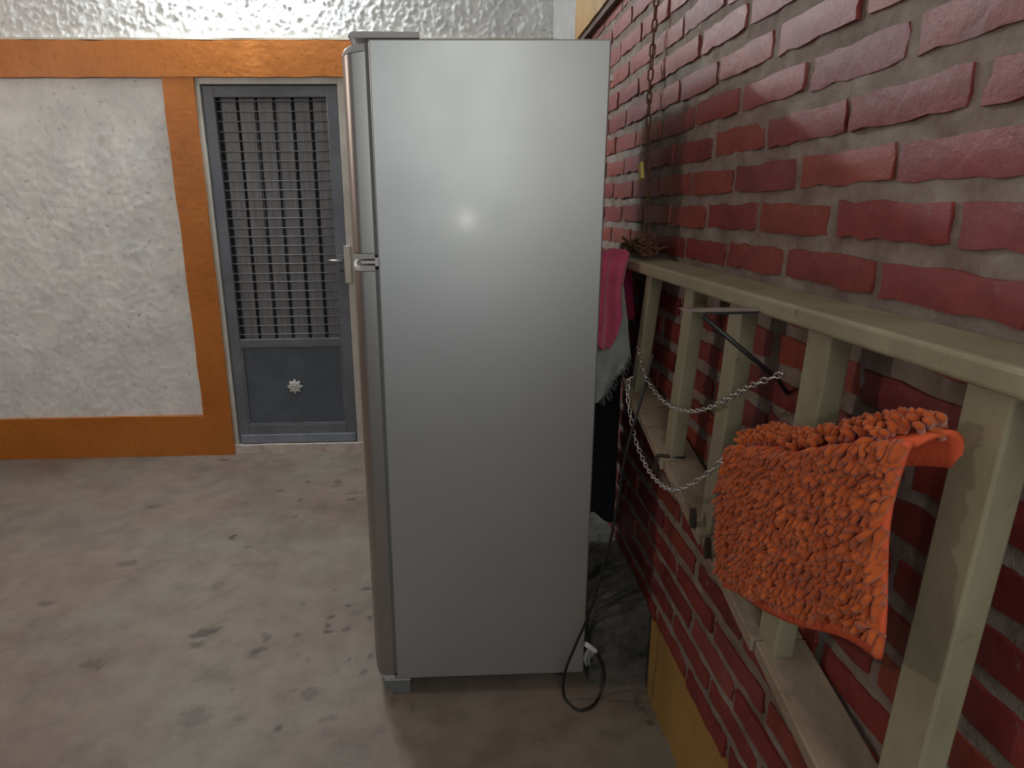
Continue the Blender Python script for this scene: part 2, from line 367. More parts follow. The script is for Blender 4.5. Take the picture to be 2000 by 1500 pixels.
# a handful of uneven brick shapes, centred on their own origin (face towards -x)
BL, BH = .216, .047
bricks = []
for k in range(10):
    rnd = random.Random(100+k)
    bm = bmesh.new(); ny, nz = 7, 3; hy, hz_ = BL/2, BH/2
    V = []
    for j in range(nz+1):
        row = []
        for i in range(ny+1):
            y = -hy+2*hy*i/ny; z = -hz_+2*hz_*j/nz
            edge = i in (0, ny) or j in (0, nz)
            x = .0 + rnd.uniform(-.0008, .0008) + (.0012 if edge else 0)
            if i in (0, ny): y += rnd.uniform(-.004, .004)
            if j in (0, nz): z += rnd.uniform(-.003, .003)
            row.append(bm.verts.new((x, y, z)))
        V.append(row)
    for j in range(nz):
        for i in range(ny): bm.faces.new((V[j][i], V[j+1][i], V[j+1][i+1], V[j][i+1]))
    rim = V[0] + [V[j][ny] for j in range(1, nz+1)] + V[nz][::-1][1:] + [V[j][0] for j in range(nz-1, 0, -1)]
    back = [bm.verts.new((.02, v.co.y*1.01, v.co.z*1.02)) for v in rim]
    for i in range(len(rim)):
        a, b2 = rim[i], rim[(i+1) % len(rim)]; bm.faces.new((a, b2, back[(i+1) % len(rim)], back[i]))
    for f in bm.faces: f.smooth = all(v.co.x < .01 for v in f.verts)
    for e_ in bm.edges:
        if any(not f.smooth for f in e_.link_faces): e_.smooth = False
    bmesh.ops.recalc_face_normals(bm, faces=list(bm.faces))
    me = bpy.data.meshes.new('brick'); bm.to_mesh(me); bm.free(); me.materials.append(Mbr); bricks.append(me)
row0 = 1.37; COURSE = .0745; MOD = .237
rmin = math.ceil((ZP-row0)/COURSE); rmax = int((ZT-row0)/COURSE)
rb = random.Random(5)
for r in range(rmin-1, rmax+1):
    zc = row0+(r+.5)*COURSE
    if zc-BH/2 < ZP-.02 or zc+BH/2 > ZT+.01: continue
    off = 1.427-(.118 if r % 2 else 0)
    k = math.ceil((Y0-off)/MOD)
    while off+k*MOD < Y1:
        yc = off+(k+.5)*MOD; k += 1
        if yc+BL/2 > 3.0: continue
        o = bpy.data.objects.new('brick', rb.choice(bricks)); COL.objects.link(o); o.parent = wr; o.matrix_parent_inverse = wr.matrix_world.inverted()
        o.location = (WX-.002+rb.uniform(-.002, .002), yc+rb.uniform(-.004, .004), zc+rb.uniform(-.003, .003))
        o.rotation_euler = (rb.uniform(-.012, .012), rb.uniform(-.02, .02), rb.uniform(-.01, .01)); o.scale = (1, 1+rb.uniform(-.03, .03), 1+rb.uniform(-.06, .05))
# white plaster closing the last stretch of the wall towards the back corner
bm = grid(40, 110, lambda u, v: (WX-.012-.003*fbm(Vector((u*20, v*70, 2))), 2.92+.70*u, .28+2.72*v))
Mpl2 = mottled('smooth_grey_plaster', (.30, .30, .295), (.38, .38, .375), 8, .85, .3)
obj('plaster_strip', bm, Mpl2, wr, smooth=True)
bm = grid(200, 40, lambda u, v: (WX-.004-.004*fbm(Vector((u*90, v*20, 7))), -1.2+4.8*u, 2.27+.73*v))
obj('plaster_strip', bm, Mpl, wr, smooth=True)
# yellow plinth and ring beam of this wall
Myel = mat('yellow_paint', (.34, .2, .055), .55)
ty = tex(Myel, 6, 6, .65, vec=(1, 1, .5)); c = ramp(Myel, ty.outputs['Fac'], ((.3, (.25, .145, .04)), (.55, (.36, .215, .06)), (.75, (.40, .25, .09)))).outputs['Color']; setc(Myel, c); bump(Myel, tex(Myel, 25, 5, .6).outputs['Fac'], .2, .006)
def wallstrip(y0, y1, z0, z1, x0, amp, step=.02):
    n = int((y1-y0)/step); bm = bmesh.new(); rings = []
    for i in range(n+1):
        y = y0+(y1-y0)*i/n; nn = lambda s: amp*noise.noise(Vector((y*9, s, x0)))
        rings.append([bm.verts.new(p) for p in ((WX+.03, y, z0), (x0+nn(1), y, z0), (x0+nn(2)*.6, y, (z0+z1)/2), (x0+nn(3), y, z1+nn(4)*1.2), (WX+.03, y, z1))])
    for i in range(n):
        for k in range(5): bm.faces.new((rings[i][k], rings[i][(k+1) % 5], rings[i+1][(k+1) % 5], rings[i+1][k]))
    bm.faces.new(rings[0]); bm.faces.new(rings[-1][::-1]); return bm
o = obj('baseboard_right', wallstrip(-1.2, 1.575, 0, .264, WX, .004), Myel, kind='structure'); tag(o, 'ochre yellow painted plinth under the brick wall')
Mcem = mat('bare_cement', (.14, .125, .105), .85)
tc1 = tex(Mcem, 9, 7, .7); tc2 = tex(Mcem, 40, 7, .7)
c = ramp(Mcem, tc1.outputs['Fac'], ((.34, (.012, .014, .013)), (.5, (.11, .105, .09)), (.7, (.2, .175, .15)))).outputs['Color']; setc(Mcem, c); bump(Mcem, tc2.outputs['Fac'], .8, .015)
LX, LY0, LY1 = .412, 1.615, 3.57
def ledge():
    bm = bmesh.new(); NY = 150; prof = [(LX, 0), (LX, .06), (LX, .12), (LX, .17), (LX+.01, .205), (LX+.04, .225), (LX+.08, .245), (LX+.12, .262), (WX-.01, .276), (WX+.004, .288), (WX+.03, .288)]
    rings = []
    for i in range(NY+1):
        y = LY0+(LY1-LY0)*(i/NY)**1.5; ring = []
        for k, (x, z) in enumerate(prof):
            q = Vector((x*30, y*30, z*30)); w = 0 if k > 8 else 1
            ring.append(bm.verts.new((x+w*(.012*noise.noise(q)+.006*noise.noise(q*2.7)), y+(.014*noise.noise(q+Vector((9, 0, 0))) if i == 0 else 0), z+w*(k > 0)*(.012*noise.noise(q+Vector((0, 5, 0)))+.005*noise.noise(q*2.9)))))
        rings.append(ring)
    for A, B in zip(rings, rings[1:]):
        for k in range(len(prof)-1): bm.faces.new((A[k], A[k+1], B[k+1], B[k]))
    lo = bm.verts.new((WX+.03, LY0, 0)); bm.faces.new(rings[0]+[lo])
    bmesh.ops.triangulate(bm, faces=[f for f in bm.faces if len(f.verts) > 4])
    return bm
o = obj('trim_5', ledge(), Mcem, kind='structure'); tag(o, 'rough bare cement ledge behind the refrigerator')
o = obj('trim_6', wallstrip(-1.2, 2.905, 2.105, 2.268, WX-.03, .003), Myel, kind='structure'); tag(o, 'ochre yellow beam along the top of the brick wall')
Mbeamshade = mottled('beam_shade', (.05, .02, .012), (.07, .03, .015), 8, .7, .1)  # brown colour stands in for the shaded underside of the beam
o = obj('trim_7', wallstrip(-1.2, 2.905, 2.082, 2.104, WX-.022, .002), Mbeamshade, kind='structure'); tag(o, 'dark brown strip, painted shade under the yellow beam')

# ------------------------------------------------------------------ refrigerator
FR = thing('refrigerator', 'tall silver two door refrigerator seen from its side', 'refrigerator', (.1, 1.88, 0))
FY0, FY1, FX0, FX1, FZ0, FZ1 = 1.60, 2.16, -.176, .391, .055, 1.808
Mcab = mat('silver_cabinet_paint', (.49, .505, .512), .42, .82); bsdf(Mcab).inputs['Coat Weight'].default_value = .25; bsdf(Mcab).inputs['Coat Roughness'].default_value = .14
tcab = tex(Mcab, 900, 2, .5); bump(Mcab, tcab.outputs['Fac'], .035, .001)
tcr = tex(Mcab, 3, 5, .6); rr = ramp(Mcab, tcr.outputs['Fac'], ((.3, (.43, .43, .43)), (.7, (.49, .49, .49)))); L(Mcab, rr.outputs['Color'], bsdf(Mcab).inputs['Roughness'])
vo = N(Mcab, 'ShaderNodeTexVoronoi', Scale=38.0); tcc = N(Mcab, 'ShaderNodeTexCoord'); L(Mcab, tcc.outputs['Object'], vo.inputs['Vector'])
spk = ramp(Mcab, vo.outputs['Distance'], ((.035, (.55, .55, .55)), (.06, (1, 1, 1)))).outputs['Color']
setc(Mcab, mix(Mcab, (.49, .505, .512), spk, .5, 'MULTIPLY'))
obj('cabinet', bx(FX0, FX1, FY0, FY1, FZ0, FZ1), Mcab, FR, bevel=.004, seg=3)
Msteel = mat('brushed_steel', (.41, .395, .385), .43, 1.0)
tst = tex(Msteel, 60, 4, .6, vec=(8, 8, .15)); bump(Msteel, tst.outputs['Fac'], .04, .002)
Mcap = mat('grey_plastic', (.46, .46, .46), .38)
Mgask = mat('gasket', (.03, .032, .034), .6); Mseal = mat('door_seal', (.13, .14, .135), .5)
XB, YD0, YD1 = -.184, FY0+.002, FY1-.002
def plan(front=1.0):
    """outline of a door seen from above; front 1 = full depth"""
    def fx(x): return XB+(x-XB)*front
    P = [(XB, YD0), (fx(-.213), YD0)]
    for k in range(1, 9):
        a = math.pi/2*k/8; P.append((fx(-.213-.030*math.sin(a)), YD0+.042*(1-math.cos(a))))
    n = 14
    for k in range(1, n):
        t = k/n; y = YD0+.042+(YD1-YD0-.084)*t; P.append((fx(-.243-.024*math.sin(math.pi*t)), y))
    for k in range(9):
        a = math.pi/2*(1-k/8); P.append((fx(-.213-.030*math.sin(a)), YD1-.042*(1-math.cos(a))))
    P.append((XB, YD1)); return P
def loft(levels):
    bm = bmesh.new(); rings = []
    for (z, fr, dz) in levels:
        pl = plan(fr); rings.append([bm.verts.new((x, y, z+dz*((x-XB)/-.083))) for x, y in pl])
    K = len(rings[0])
    for A, B in zip(rings, rings[1:]):
        for k in range(K): bm.faces.new((A[k], A[(k+1) % K], B[(k+1) % K], B[k]))
    bm.faces.new(rings[0][::-1]); bm.faces.new(rings[-1]); return bm
def sharp(o, ang=40):
    bm = bmesh.new(); bm.from_mesh(o.data)
    for e_ in bm.edges:
        if len(e_.link_faces) == 2 and e_.calc_face_angle(0) > math.radians(ang): e_.smooth = False
    bm.to_mesh(o.data); bm.free()
Z_UB, Z_UT, Z_LT, Z_LB = 1.308, 1.796, 1.291, .062
d1 = obj('freezer_door', loft([(Z_UB+.014, 1, 0), (Z_UT-.014, 1, -.012)]), Msteel, FR, smooth=True); sharp(d1)
for lv in ([(Z_UB, .9, 0), (Z_UB+.003, .985, 0), (Z_UB+.0125, 1, 0)], [(Z_UT-.0125, 1, -.012), (Z_UT-.006, .985, -.012), (Z_UT, .9, -.010), (Z_UT+.002, .72, -.006)]):
    o = obj('end_cap', loft(lv), Mcap, d1, smooth=True); sharp(o)
d2 = obj('lower_door', loft([(Z_LB+.006, .9, 0), (Z_LB+.02, .96, 0), (Z_LB+.06, 1, 0), (Z_LT-.015, 1, 0)]), Msteel, FR, smooth=True); sharp(d2)
for lv in ([(Z_LT-.0135, 1, 0), (Z_LT-.003, .985, 0), (Z_LT, .9, 0)], [(Z_LB-.006, .8, 0), (Z_LB, .86, 0), (Z_LB+.005, .9, 0)]):
    o = obj('end_cap', loft(lv), Mcap, d2, smooth=True); sharp(o)
obj('gasket', bx(XB-.001, FX0+.001, FY0+.005, FY1-.005, Z_UB+.01, Z_UT-.005), Mseal, FR)
obj('gasket', bx(XB-.001, FX0+.001, FY0+.005, FY1-.005, Z_LB+.01, Z_LT-.01), Mseal, FR)
bm = bmesh.new(); box(bm, -.218, -.176, FY0-.003, FY0+.05, 1.2965, 1.3035); box(bm, -.183, -.174, FY0-.004, FY0+.02, 1.290, 1.311)
o = obj('middle_hinge', bm, mat('pale_plastic', (.6, .59, .58), .4), FR)
# long hinge cover on top with a rounded nose
bm = bmesh.new(); pr = [(-.058, 1.8082), (-.212, 1.8082), (-.222, 1.8115), (-.218, 1.819), (-.210, 1.8225), (-.058, 1.8215)]
A = [bm.verts.new((x, FY0-.004, z)) for x, z in pr]; B = [bm.verts.new((x, FY0+.11, z)) for x, z in pr]
for k in range(6): bm.faces.new((A[k], A[(k+1) % 6], B[(k+1) % 6], B[k]))
bm.faces.new(A[::-1]); bm.faces.new(B); obj('hinge_cover', bm, Mcap, FR, bevel=.0015)
# foot with rounded nose, base frame, rear legs
Mfoot = mat('foot_plastic', (.16, .17, .17), .45)
bm = bmesh.new(); pr = [(-.137, .0), (-.19, .0), (-.212, .022), (-.219, .048), (-.137, .048)]
A = [bm.verts.new((x, FY0+.004, z)) for x, z in pr]; B = [bm.verts.new((x, FY0+.06, z)) for x, z in pr]
for k in range(5): bm.faces.new((A[k], A[(k+1) % 5], B[(k+1) % 5], B[k]))
bm.faces.new(A[::-1]); bm.faces.new(B); obj('foot', bm, Mfoot, FR, bevel=.002)
obj('foot_rim', bx(-.214, -.136, FY0+.001, FY0+.02, .0485, .0525), Mcap, FR)
obj('kick_panel', bx(-.205, -.15, FY0+.06, FY1-.01, .012, .055), Mfoot, FR)
bm = bmesh.new(); box(bm, -.13, .38, FY0+.045, FY1-.03, .018, .056); obj('base_frame', bm, Mgask, FR)
for y in (FY0+.07, FY1-.07):
    bm = bmesh.new(); tube(bm, [(.33, y-.012, .0125), (.33, y+.012, .0125)], .0125, 14); obj('roller', bm, Mgask, FR, smooth=True)
bm = bmesh.new(); tube(bm, [(-.17, FY1-.05, 0), (-.17, FY1-.05, .02)], .015, 12); obj('foot', bm, Mfoot, FR)
# little white clip on the rear edge, back coil
cz = at(1201, 155, 1, 1.63).z
bm = bmesh.new(); box(bm, FX1-.002, FX1+.011, 1.615, 1.635, cz-.006, cz+.008); box(bm, FX1-.001, FX1+.004, 1.615, 1.635, cz-.016, cz-.004); obj('rear_clip', bm, Mwhite, FR, bevel=.001)
bm = bmesh.new()
for k in range(20):
    z = .4+k*.06; tube(bm, [(FX1+.006, FY0+.06, z), (FX1+.006, FY1-.06, z)], .0025, 6)
for y in (FY0+.08, FY1-.08): box(bm, FX1-.002, FX1+.008, y-.006, y+.006, .38, 1.56)
obj('condenser_coil', bm, Mgask, FR)

# ------------------------------------------------------------------ cream railing along the brick wall
Mrail = mat('cream_rail_paint', (.36, .34, .22), .45)
tr = tex(Mrail, 7, 6, .65, vec=(1, 1, .5)); tr2 = tex(Mrail, 30, 6, .7)
c = ramp(Mrail, tr.outputs['Fac'], ((.3, (.20, .18, .11)), (.6, (.29, .275, .18)))).outputs['Color']
c = mix(Mrail, c, ramp(Mrail, tr2.outputs['Fac'], ((.28, (.4, .36, .3)), (.4, (1, 1, 1)))).outputs['Color'], .7, 'MULTIPLY'); setc(Mrail, c); bump(Mrail, tr2.outputs['Fac'], .2, .004)
Mwood = mat('pale_bare_wood', (.33, .26, .18), .65)
tw = tex(Mwood, 6, 6, .6, vec=(3, .6, 3)); tw2 = tex(Mwood, 26, 6, .7)
c = ramp(Mwood, tw.outputs['Fac'], ((.3, (.18, .135, .09)), (.65, (.31, .25, .18)))).outputs['Color']
c = mix(Mwood, c, ramp(Mwood, tw2.outputs['Fac'], ((.3, (.45, .38, .3)), (.45, (1, 1, 1)))).outputs['Color'], .6, 'MULTIPLY'); setc(Mwood, c); bump(Mwood, tw2.outputs['Fac'], .25, .005)
RL = thing('railing', 'cream painted wooden railing with a sloping plank along the brick wall', 'railing', (.54, 1.0, .9))
RX0, RX1 = .488, WX-.006
YN, YF = .22, 2.06
obj('top_rail', quadbox([(RX0+.008, YN, 1.262), (RX1, YN, 1.262), (RX1, YF, 1.264), (RX0-.003, YF, 1.264), (RX0+.008, YN, 1.291), (RX1, YN, 1.294), (RX1, YF, 1.296), (RX0-.003, YF, 1.293)]), Mrail, RL, bevel=.006, seg=3)
def zp(y): return .90+.25*(y-1.5)
PX0 = .487
def plank(y0, y1, dz=0, x0=PX0, th=.026):
    return quadbox([(x0, y0, zp(y0)-th+dz), (RX1, y0, zp(y0)-th+dz), (RX1, y1, zp(y1)-th+dz), (x0+.006, y1, zp(y1)-th+dz), (x0, y0, zp(y0)+dz), (RX1, y0, zp(y0)+dz), (RX1, y1, zp(y1)+dz), (x0+.006, y1, zp(y1)+dz)])
cuts = [.22, .58, .865, 1.10, 1.335, 1.545, 1.72]
for i, (a, b2) in enumerate(zip(cuts, cuts[1:])):
    obj('plank', plank(a+.0015, b2-.0015, dz=random.uniform(-.002, .002), x0=PX0+random.uniform(-.003, .003)), Mwood, RL, bevel=.003)
obj('bearer', quadbox([(PX0+.03, YN, zp(YN)-.052), (RX1, YN, zp(YN)-.052), (RX1, 1.70, zp(1.70)-.052), (PX0+.03, 1.70, zp(1.70)-.052), (PX0+.03, YN, zp(YN)-.024), (RX1, YN, zp(YN)-.024), (RX1, 1.70, zp(1.70)-.024), (PX0+.03, 1.70, zp(1.70)-.024)]), Mwood, RL)
for (yt, yb, w) in ((1.562, 1.64, .038), (1.28, 1.34, .048), (1.06, 1.10, .05), (.80, .83, .055), (.52, .54, .055)):
    zb = zp(yb)-.002; x0, x1 = .508, .540
    obj('post', quadbox([(x0, yb, zb), (x1, yb, zb), (x1, yb+w, zb), (x0, yb+w, zb), (x0, yt, 1.2655), (x1, yt, 1.2655), (x1, yt+w, 1.2655), (x0, yt+w, 1.2655)]), Mrail, RL, bevel=.003)
Miron = mottled('old_iron', (.03, .022, .016), (.07, .05, .035), 20, .6, .3, metal=.5)
for (px, py, h) in ((1352, 1012, .05), (1380, 1070, .05)):
    q = at(px, py, 0, PX0-.004); bm = bmesh.new()
    pts = [(-.5, -.5), (.0, -.62), (.5, -.2), (.35, .35), (.1, .6), (-.25, .3)]
    A = [bm.verts.new((PX0-.007, q.y+a*.018, q.z+b2*h*.72)) for a, b2 in pts]; B = [bm.verts.new((PX0+.003, v.co.y, v.co.z)) for v in A]
    for k in range(6): bm.faces.new((A[k], A[(k+1) % 6], B[(k+1) % 6], B[k]))
    bm.faces.new(A); bm.faces.new(B[::-1]); obj('clip', bm, Miron, RL)
q = at(1292, 850, 0, PX0-.006); zc = zp(q.y)
bm = bmesh.new(); tube(bm, spline([(PX0-.006, q.y+.018, zc-.03), (PX0-.006, q.y+.02, zc+.005), (PX0+.02, q.y+.012, zc+.008), (PX0+.055, q.y+.008, zc+.006)], 5), .004, 6); obj('hook', bm, Miron, RL, smooth=True)

# ------------------------------------------------------------------ chains
def link_mesh(name, length, width, r, M, n=7):
    bm = bmesh.new(); rad = width/2-r; hl = length/2-width/2
    pts = [(rad*math.sin(math.pi*k/6+math.pi/2), 0, hl+rad*math.cos(math.pi*k/6-math.pi/2+0) if 0 else hl) for k in range(0)]
    P = []
    for k in range(7): a = math.pi*k/6; P.append((rad*math.cos(a), 0, hl+rad*math.sin(a)))
    for k in range(7): a = math.pi+math.pi*k/6; P.append((rad*math.cos(a), 0, -hl+rad*math.sin(a)))
    tube(bm, P, r, n, closed=True)
    bmesh.ops.recalc_face_normals(bm, faces=list(bm.faces))
    me = bpy.data.meshes.new(name); bm.to_mesh(me); bm.free(); me.materials.append(M)
    for f in me.polygons: f.use_smooth = True
    return me
def chain(root, me, pts, step, jitter=.25, rnd=random.Random(3)):
    pts = spline(pts, 24); acc = 0; prev = pts[0]; i = 0; nextd = step/2
    for p in pts[1:]:
        seg = (p-prev).length
        while acc+seg >= nextd:
            t = (nextd-acc)/seg; q = prev.lerp(p, t); d = (p-prev).normalized()
            rot = d.to_track_quat('Z', 'Y') @ Matrix.Rotation(math.pi/2*(i % 2)+.6+rnd.uniform(-jitter, jitter), 3, 'Z').to_quaternion()
            o = bpy.data.objects.new('chain_link', me); COL.objects.link(o); o.parent = root; o.matrix_parent_inverse = root.matrix_world.inverted()
            o.matrix_world = Matrix.Translation(q) @ rot.to_matrix().to_4x4()
            nextd += step; i += 1
        acc += seg; prev = p
Mrust = mottled('rusty_chain', (.09, .045, .025), (.24, .12, .07), 60, .7, .4, metal=.4, coords='Generated')
rusty = link_mesh('chain_link', .036, .0175, .0027, Mrust)
top = at(1284, -60, 0, .556)
C1 = thing('rusty_chain', 'long rusty chain hanging down the brick wall to the railing', 'chain', top)
bm = bmesh.new(); tube(bm, [(WX+.01, top.y, top.z+.02), (.556, top.y, top.z+.02), (.552, top.y, top.z+.035)], .005, 8); obj('wall_hook', bm, Miron, C1, smooth=True)
hang = [at(x, y, 0, .556) for x, y in ((1284, -60), (1281, 10), (1274, 100), (1268, 190), (1266, 290), (1268, 345), (1265, 400), (1262, 468))]
chain(C1, rusty, hang, .0295)
rp = random.Random(11)
for k in range(58):
    u = rp.random(); y = 1.625+.265*u; hgt = .036*math.sin(math.pi*min(1, max(0, u*1.02)))**.6
    o = bpy.data.objects.new('chain_link', rusty); COL.objects.link(o); o.parent = C1; o.matrix_parent_inverse = C1.matrix_world.inverted()
    rot = Matrix.Rotation(rp.uniform(0, 6.3), 4, 'Z') @ Matrix.Rotation(rp.uniform(.9, 2.2), 4, 'X') @ Matrix.Rotation(rp.uniform(0, 6.3), 4, 'Z')
    o.matrix_world = Matrix.Translation((rp.uniform(.508, .562), y, 1.308+rp.random()*hgt)) @ rot
# padlock on the rusty chain
Mbrass = mat('brass', (.72, .58, .16), .4, .3)
pc = at(1253, 334, 0, .545)
PL = thing('padlock', 'small brass padlock hooked on the hanging rusty chain', 'padlock', pc)
tilt = Matrix.Translation(pc) @ Matrix.Rotation(math.radians(-22), 4, 'X')
bm = bx(-.006, .004, -.012, .012, -.026, .022); bm.transform(tilt); obj('padlock_body', bm, Mbrass, PL, bevel=.002)
bm = bmesh.new(); tube(bm, spline([(-.001, -.007, .02), (-.001, -.007, .045), (-.001, -.003, .056), (.0, .004, .056), (.0, .007, .045), (.0, .007, .02)], 5), .0022, 8); bm.transform(tilt); obj('shackle', bm, Msilver, PL, smooth=True)

Mchain = mat('bright_steel', (.6, .59, .57), .28, 1.0)
bright = link_mesh('chain_link', .020, .0122, .0018, Mchain, 6)
def pxs(l): return [at(x, y, 0, X) for x, y, X in l]
ca = pxs(((1240, 736, .485), (1229, 742, .47), (1226, 770, .466), (1231, 808, .464), (1239, 850, .462), (1252, 888, .460), (1268, 920, .456), (1290, 945, .452), (1315, 957, .450), (1345, 949, .455), (1378, 928, .470), (1405, 905, .482), (1428, 884, .500)))
C2 = thing('steel_chain', 'thin bright steel chain sagging in front of the plank, the lower of two', 'chain', ca[0], 'thin steel chains on the railing')
chain(C2, bright, ca, .0162)
cb = pxs(((1246, 676, .500), (1250, 698, .495), (1257, 722, .492), (1266, 745, .490), (1284, 770, .492), (1305, 790, .494), (1330, 801, .496), (1358, 803, .498), (1390, 795, .498), (1420, 779, .496), (1447, 764, .494), (1484, 747, .490), (1530, 730, .500)))
C3 = thing('steel_chain', 'thin bright steel chain sagging across the posts, the upper of two', 'chain', cb[0], 'thin steel chains on the railing')
chain(C3, bright, cb, .0162)

# ------------------------------------------------------------------ metal bracket arm at the near end
Marm = mottled('worn_metal', (.28, .22, .2), (.42, .36, .33), 16, .35, .15, metal=.7)
Mblack = mat('black_rod', (.012, .012, .013), .45)
YB = .97
tip = at(1325, 606, 1, YB)
BR = thing('metal_bracket', 'thin metal arm with a black diagonal brace sticking out of the railing', 'bracket', (RX0, YB, tip.z))
zt = tip.z
xr = RX0+.004
bm = bmesh.new()
P = [(tip.x, zt+.003), (tip.x+.012, zt-.003), (xr, zt-.003), (xr, zt+.0025)]
A = [bm.verts.new((x, YB-.002, z)) for x, z in P]; B = [bm.verts.new((x, YB+.006, z)) for x, z in P]
for k in range(4): bm.faces.new((A[k], A[(k+1) % 4], B[(k+1) % 4], B[k]))
bm.faces.new(A[::-1]); bm.faces.new(B); obj('arm', bm, Marm, BR)
a = at(1372, 617, 1, YB+.005); b2 = at(1520, 742, 1, YB+.02)
bm = bmesh.new(); tube(bm, [a, b2, b2+Vector((.03, .02, -.03))], .004, 8); obj('brace', bm, Mblack, BR, smooth=True)
bm = bx(tip.x+.045, xr, YB-.001, YB+.007, zt-.0075, zt-.0032); obj('arm_underside', bm, Mblack, BR)

# ------------------------------------------------------------------ cloths hanging at the far end of the railing
def cloth(name, rows, Y, M, parent=None, folds=3, amp=.012, th=.003, yfun=None, ph=0.0):
    """rows of (py, px left, px right) on the vertical plane y=Y, with folds in depth"""
    rows = [(at(l, y, 1, Y), at(r, y, 1, Y)) for y, l, r in rows]
    n = (len(rows)-1)*6
    def f(u, v):
        k = v*(len(rows)-1); i = min(int(k), len(rows)-2); t = k-i
        a = rows[i][0].lerp(rows[i+1][0], t); b = rows[i][1].lerp(rows[i+1][1], t)
        p = a.lerp(b, u)
        p.y += amp*math.sin(u*folds*math.pi*2*(1+.2*math.sin(v*5))+ph+v*1.3)*(.3+.7*v)+.004*noise.noise(p*30)
        if yfun: p.y += yfun(u, v)
        return p
    bm = grid(26, n, f)
    o = obj(name, bm, M, parent, smooth=True)
    md = o.modifiers.new('thickness', 'SOLIDIFY'); md.thickness = th
    return o
Mpink = mat('pink_terry', (.45, .05, .14), .9); tpk = tex(Mpink, 160, 3, .6); bump(Mpink, tpk.outputs['Fac'], .7, .004)
setc(Mpink, ramp(Mpink, tex(Mpink, 20, 5, .6).outputs['Fac'], ((.3, (.46, .05, .12)), (.7, (.60, .09, .17)))).outputs['Color']); bsdf(Mpink).inputs['Sheen Weight'].default_value = .3
CL = cloth('pink_cloth', [(486, 1196, 1220), (494, 1174, 1227), (510, 1168, 1225), (540, 1166, 1219), (570, 1163, 1214), (600, 1162, 1213), (620, 1161, 1212), (645, 1160, 1205), (662, 1161, 1198), (674, 1166, 1192), (680, 1174, 1188)], 1.70, Mpink, folds=1.35, amp=.022, ph=2.2)
tag(CL, 'bright pink cloth draped between the refrigerator and the railing', 'cloth')
Mpinkshade = mat('shaded_pink_cloth', (.26, .012, .06), .9); bump(Mpinkshade, tex(Mpinkshade, 160, 3, .6).outputs['Fac'], .6, .004)  # same pink cloth, its shade put into a darker colour
fl = cloth('folded_tail', [(520, 1216, 1232), (560, 1216, 1235), (590, 1217, 1237), (612, 1218, 1238), (623, 1220, 1236)], 1.80, Mpinkshade, CL, folds=.8, amp=.006)
tag(fl, 'folded tail of the pink cloth, coloured darker for shade')
Mgrey = mat('grey_towel', (.33, .34, .32), .95); bump(Mgrey, tex(Mgrey, 140, 4, .7).outputs['Fac'], .8, .005)
setc(Mgrey, ramp(Mgrey, tex(Mgrey, 16, 5, .6).outputs['Fac'], ((.3, (.27, .28, .27)), (.7, (.44, .45, .43)))).outputs['Color'])
GT = cloth('grey_towel', [(500, 1166, 1216), (540, 1164, 1217), (580, 1162, 1220), (620, 1160, 1225), (660, 1158, 1228), (700, 1156, 1233), (722, 1155, 1222), (745, 1154, 1200), (770, 1153, 1188), (785, 1153, 1170)], 1.74, Mgrey, folds=1.3, amp=.008)
tag(GT, 'grey fringed towel hanging below the pink cloth', 'towel')
Mfr = mat('fringe_thread', (.12, .12, .11), .9)
bm = bmesh.new(); rf = random.Random(4)
edge = [(1233, 700), (1222, 722), (1201, 745), (1188, 770), (1170, 785)]
for (x0, y0), (x1, y1) in zip(edge, edge[1:]):
    for k in range(9):
        t = (k+rf.random())/9; x = x0+(x1-x0)*t; y = y0+(y1-y0)*t
        a = at(x-4, y-5, 1, 1.735); b2 = at(x+rf.uniform(1, 7), y+rf.uniform(6, 15), 1, 1.735+rf.uniform(-.012, .012)); mid = (a+b2)/2+Vector((rf.uniform(-.004, .004), 0, rf.uniform(-.002, .004)))
        tube(bm, [a, mid, b2], .0011, 5)
o = obj('fringe', bm, Mfr, GT, kind='stuff')
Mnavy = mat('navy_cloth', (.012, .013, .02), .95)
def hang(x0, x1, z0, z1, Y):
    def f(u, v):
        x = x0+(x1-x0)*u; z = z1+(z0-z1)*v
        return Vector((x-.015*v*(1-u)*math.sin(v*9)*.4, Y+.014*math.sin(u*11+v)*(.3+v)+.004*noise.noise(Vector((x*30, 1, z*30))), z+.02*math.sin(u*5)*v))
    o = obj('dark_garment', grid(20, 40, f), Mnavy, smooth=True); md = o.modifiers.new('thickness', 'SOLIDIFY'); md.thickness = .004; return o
NV = hang(.425, .574, .36, 1.25, 2.025)  # garment enlarged and placed to keep the back wall lamp off the bricks
tag(NV, 'black garment under the far end of the railing, sized to block lamp light', 'garment')

# ------------------------------------------------------------------ power cord with plug
Mcord = mat('black_rubber', (.012, .012, .013), .5)
cp = [(1276, 690, 1.52), (1262, 745, 1.50), (1246, 800, 1.475), (1232, 850, 1.465), (1220, 900, 1.47), (1212, 950, 1.48), (1204, 1000, 1.49), (1192, 1055, 1.50), (1180, 1100, 1.505), (1166, 1150, 1.515), (1148, 1205, 1.52), (1122, 1265, 1.53), (1106, 1305, 1.54), (1100, 1342, 1.555)]
pts = [at(x, y, 1, Y) for x, y, Y in cp]
for (x, y, Z) in ((1106, 1368, .0055), (1128, 1386, .005), (1152, 1382, .005), (1170, 1362, .005)):
    pts.append(at(x, y, 2, Z))
pl = at(1165, 1273, 1, 1.575)
pts.append(at(1180, 1330, 1, 1.580)); pts.append(at(1179, 1305, 1, 1.575)); pts.append(at(1173, 1288, 1, 1.575)); pts.append(pl)
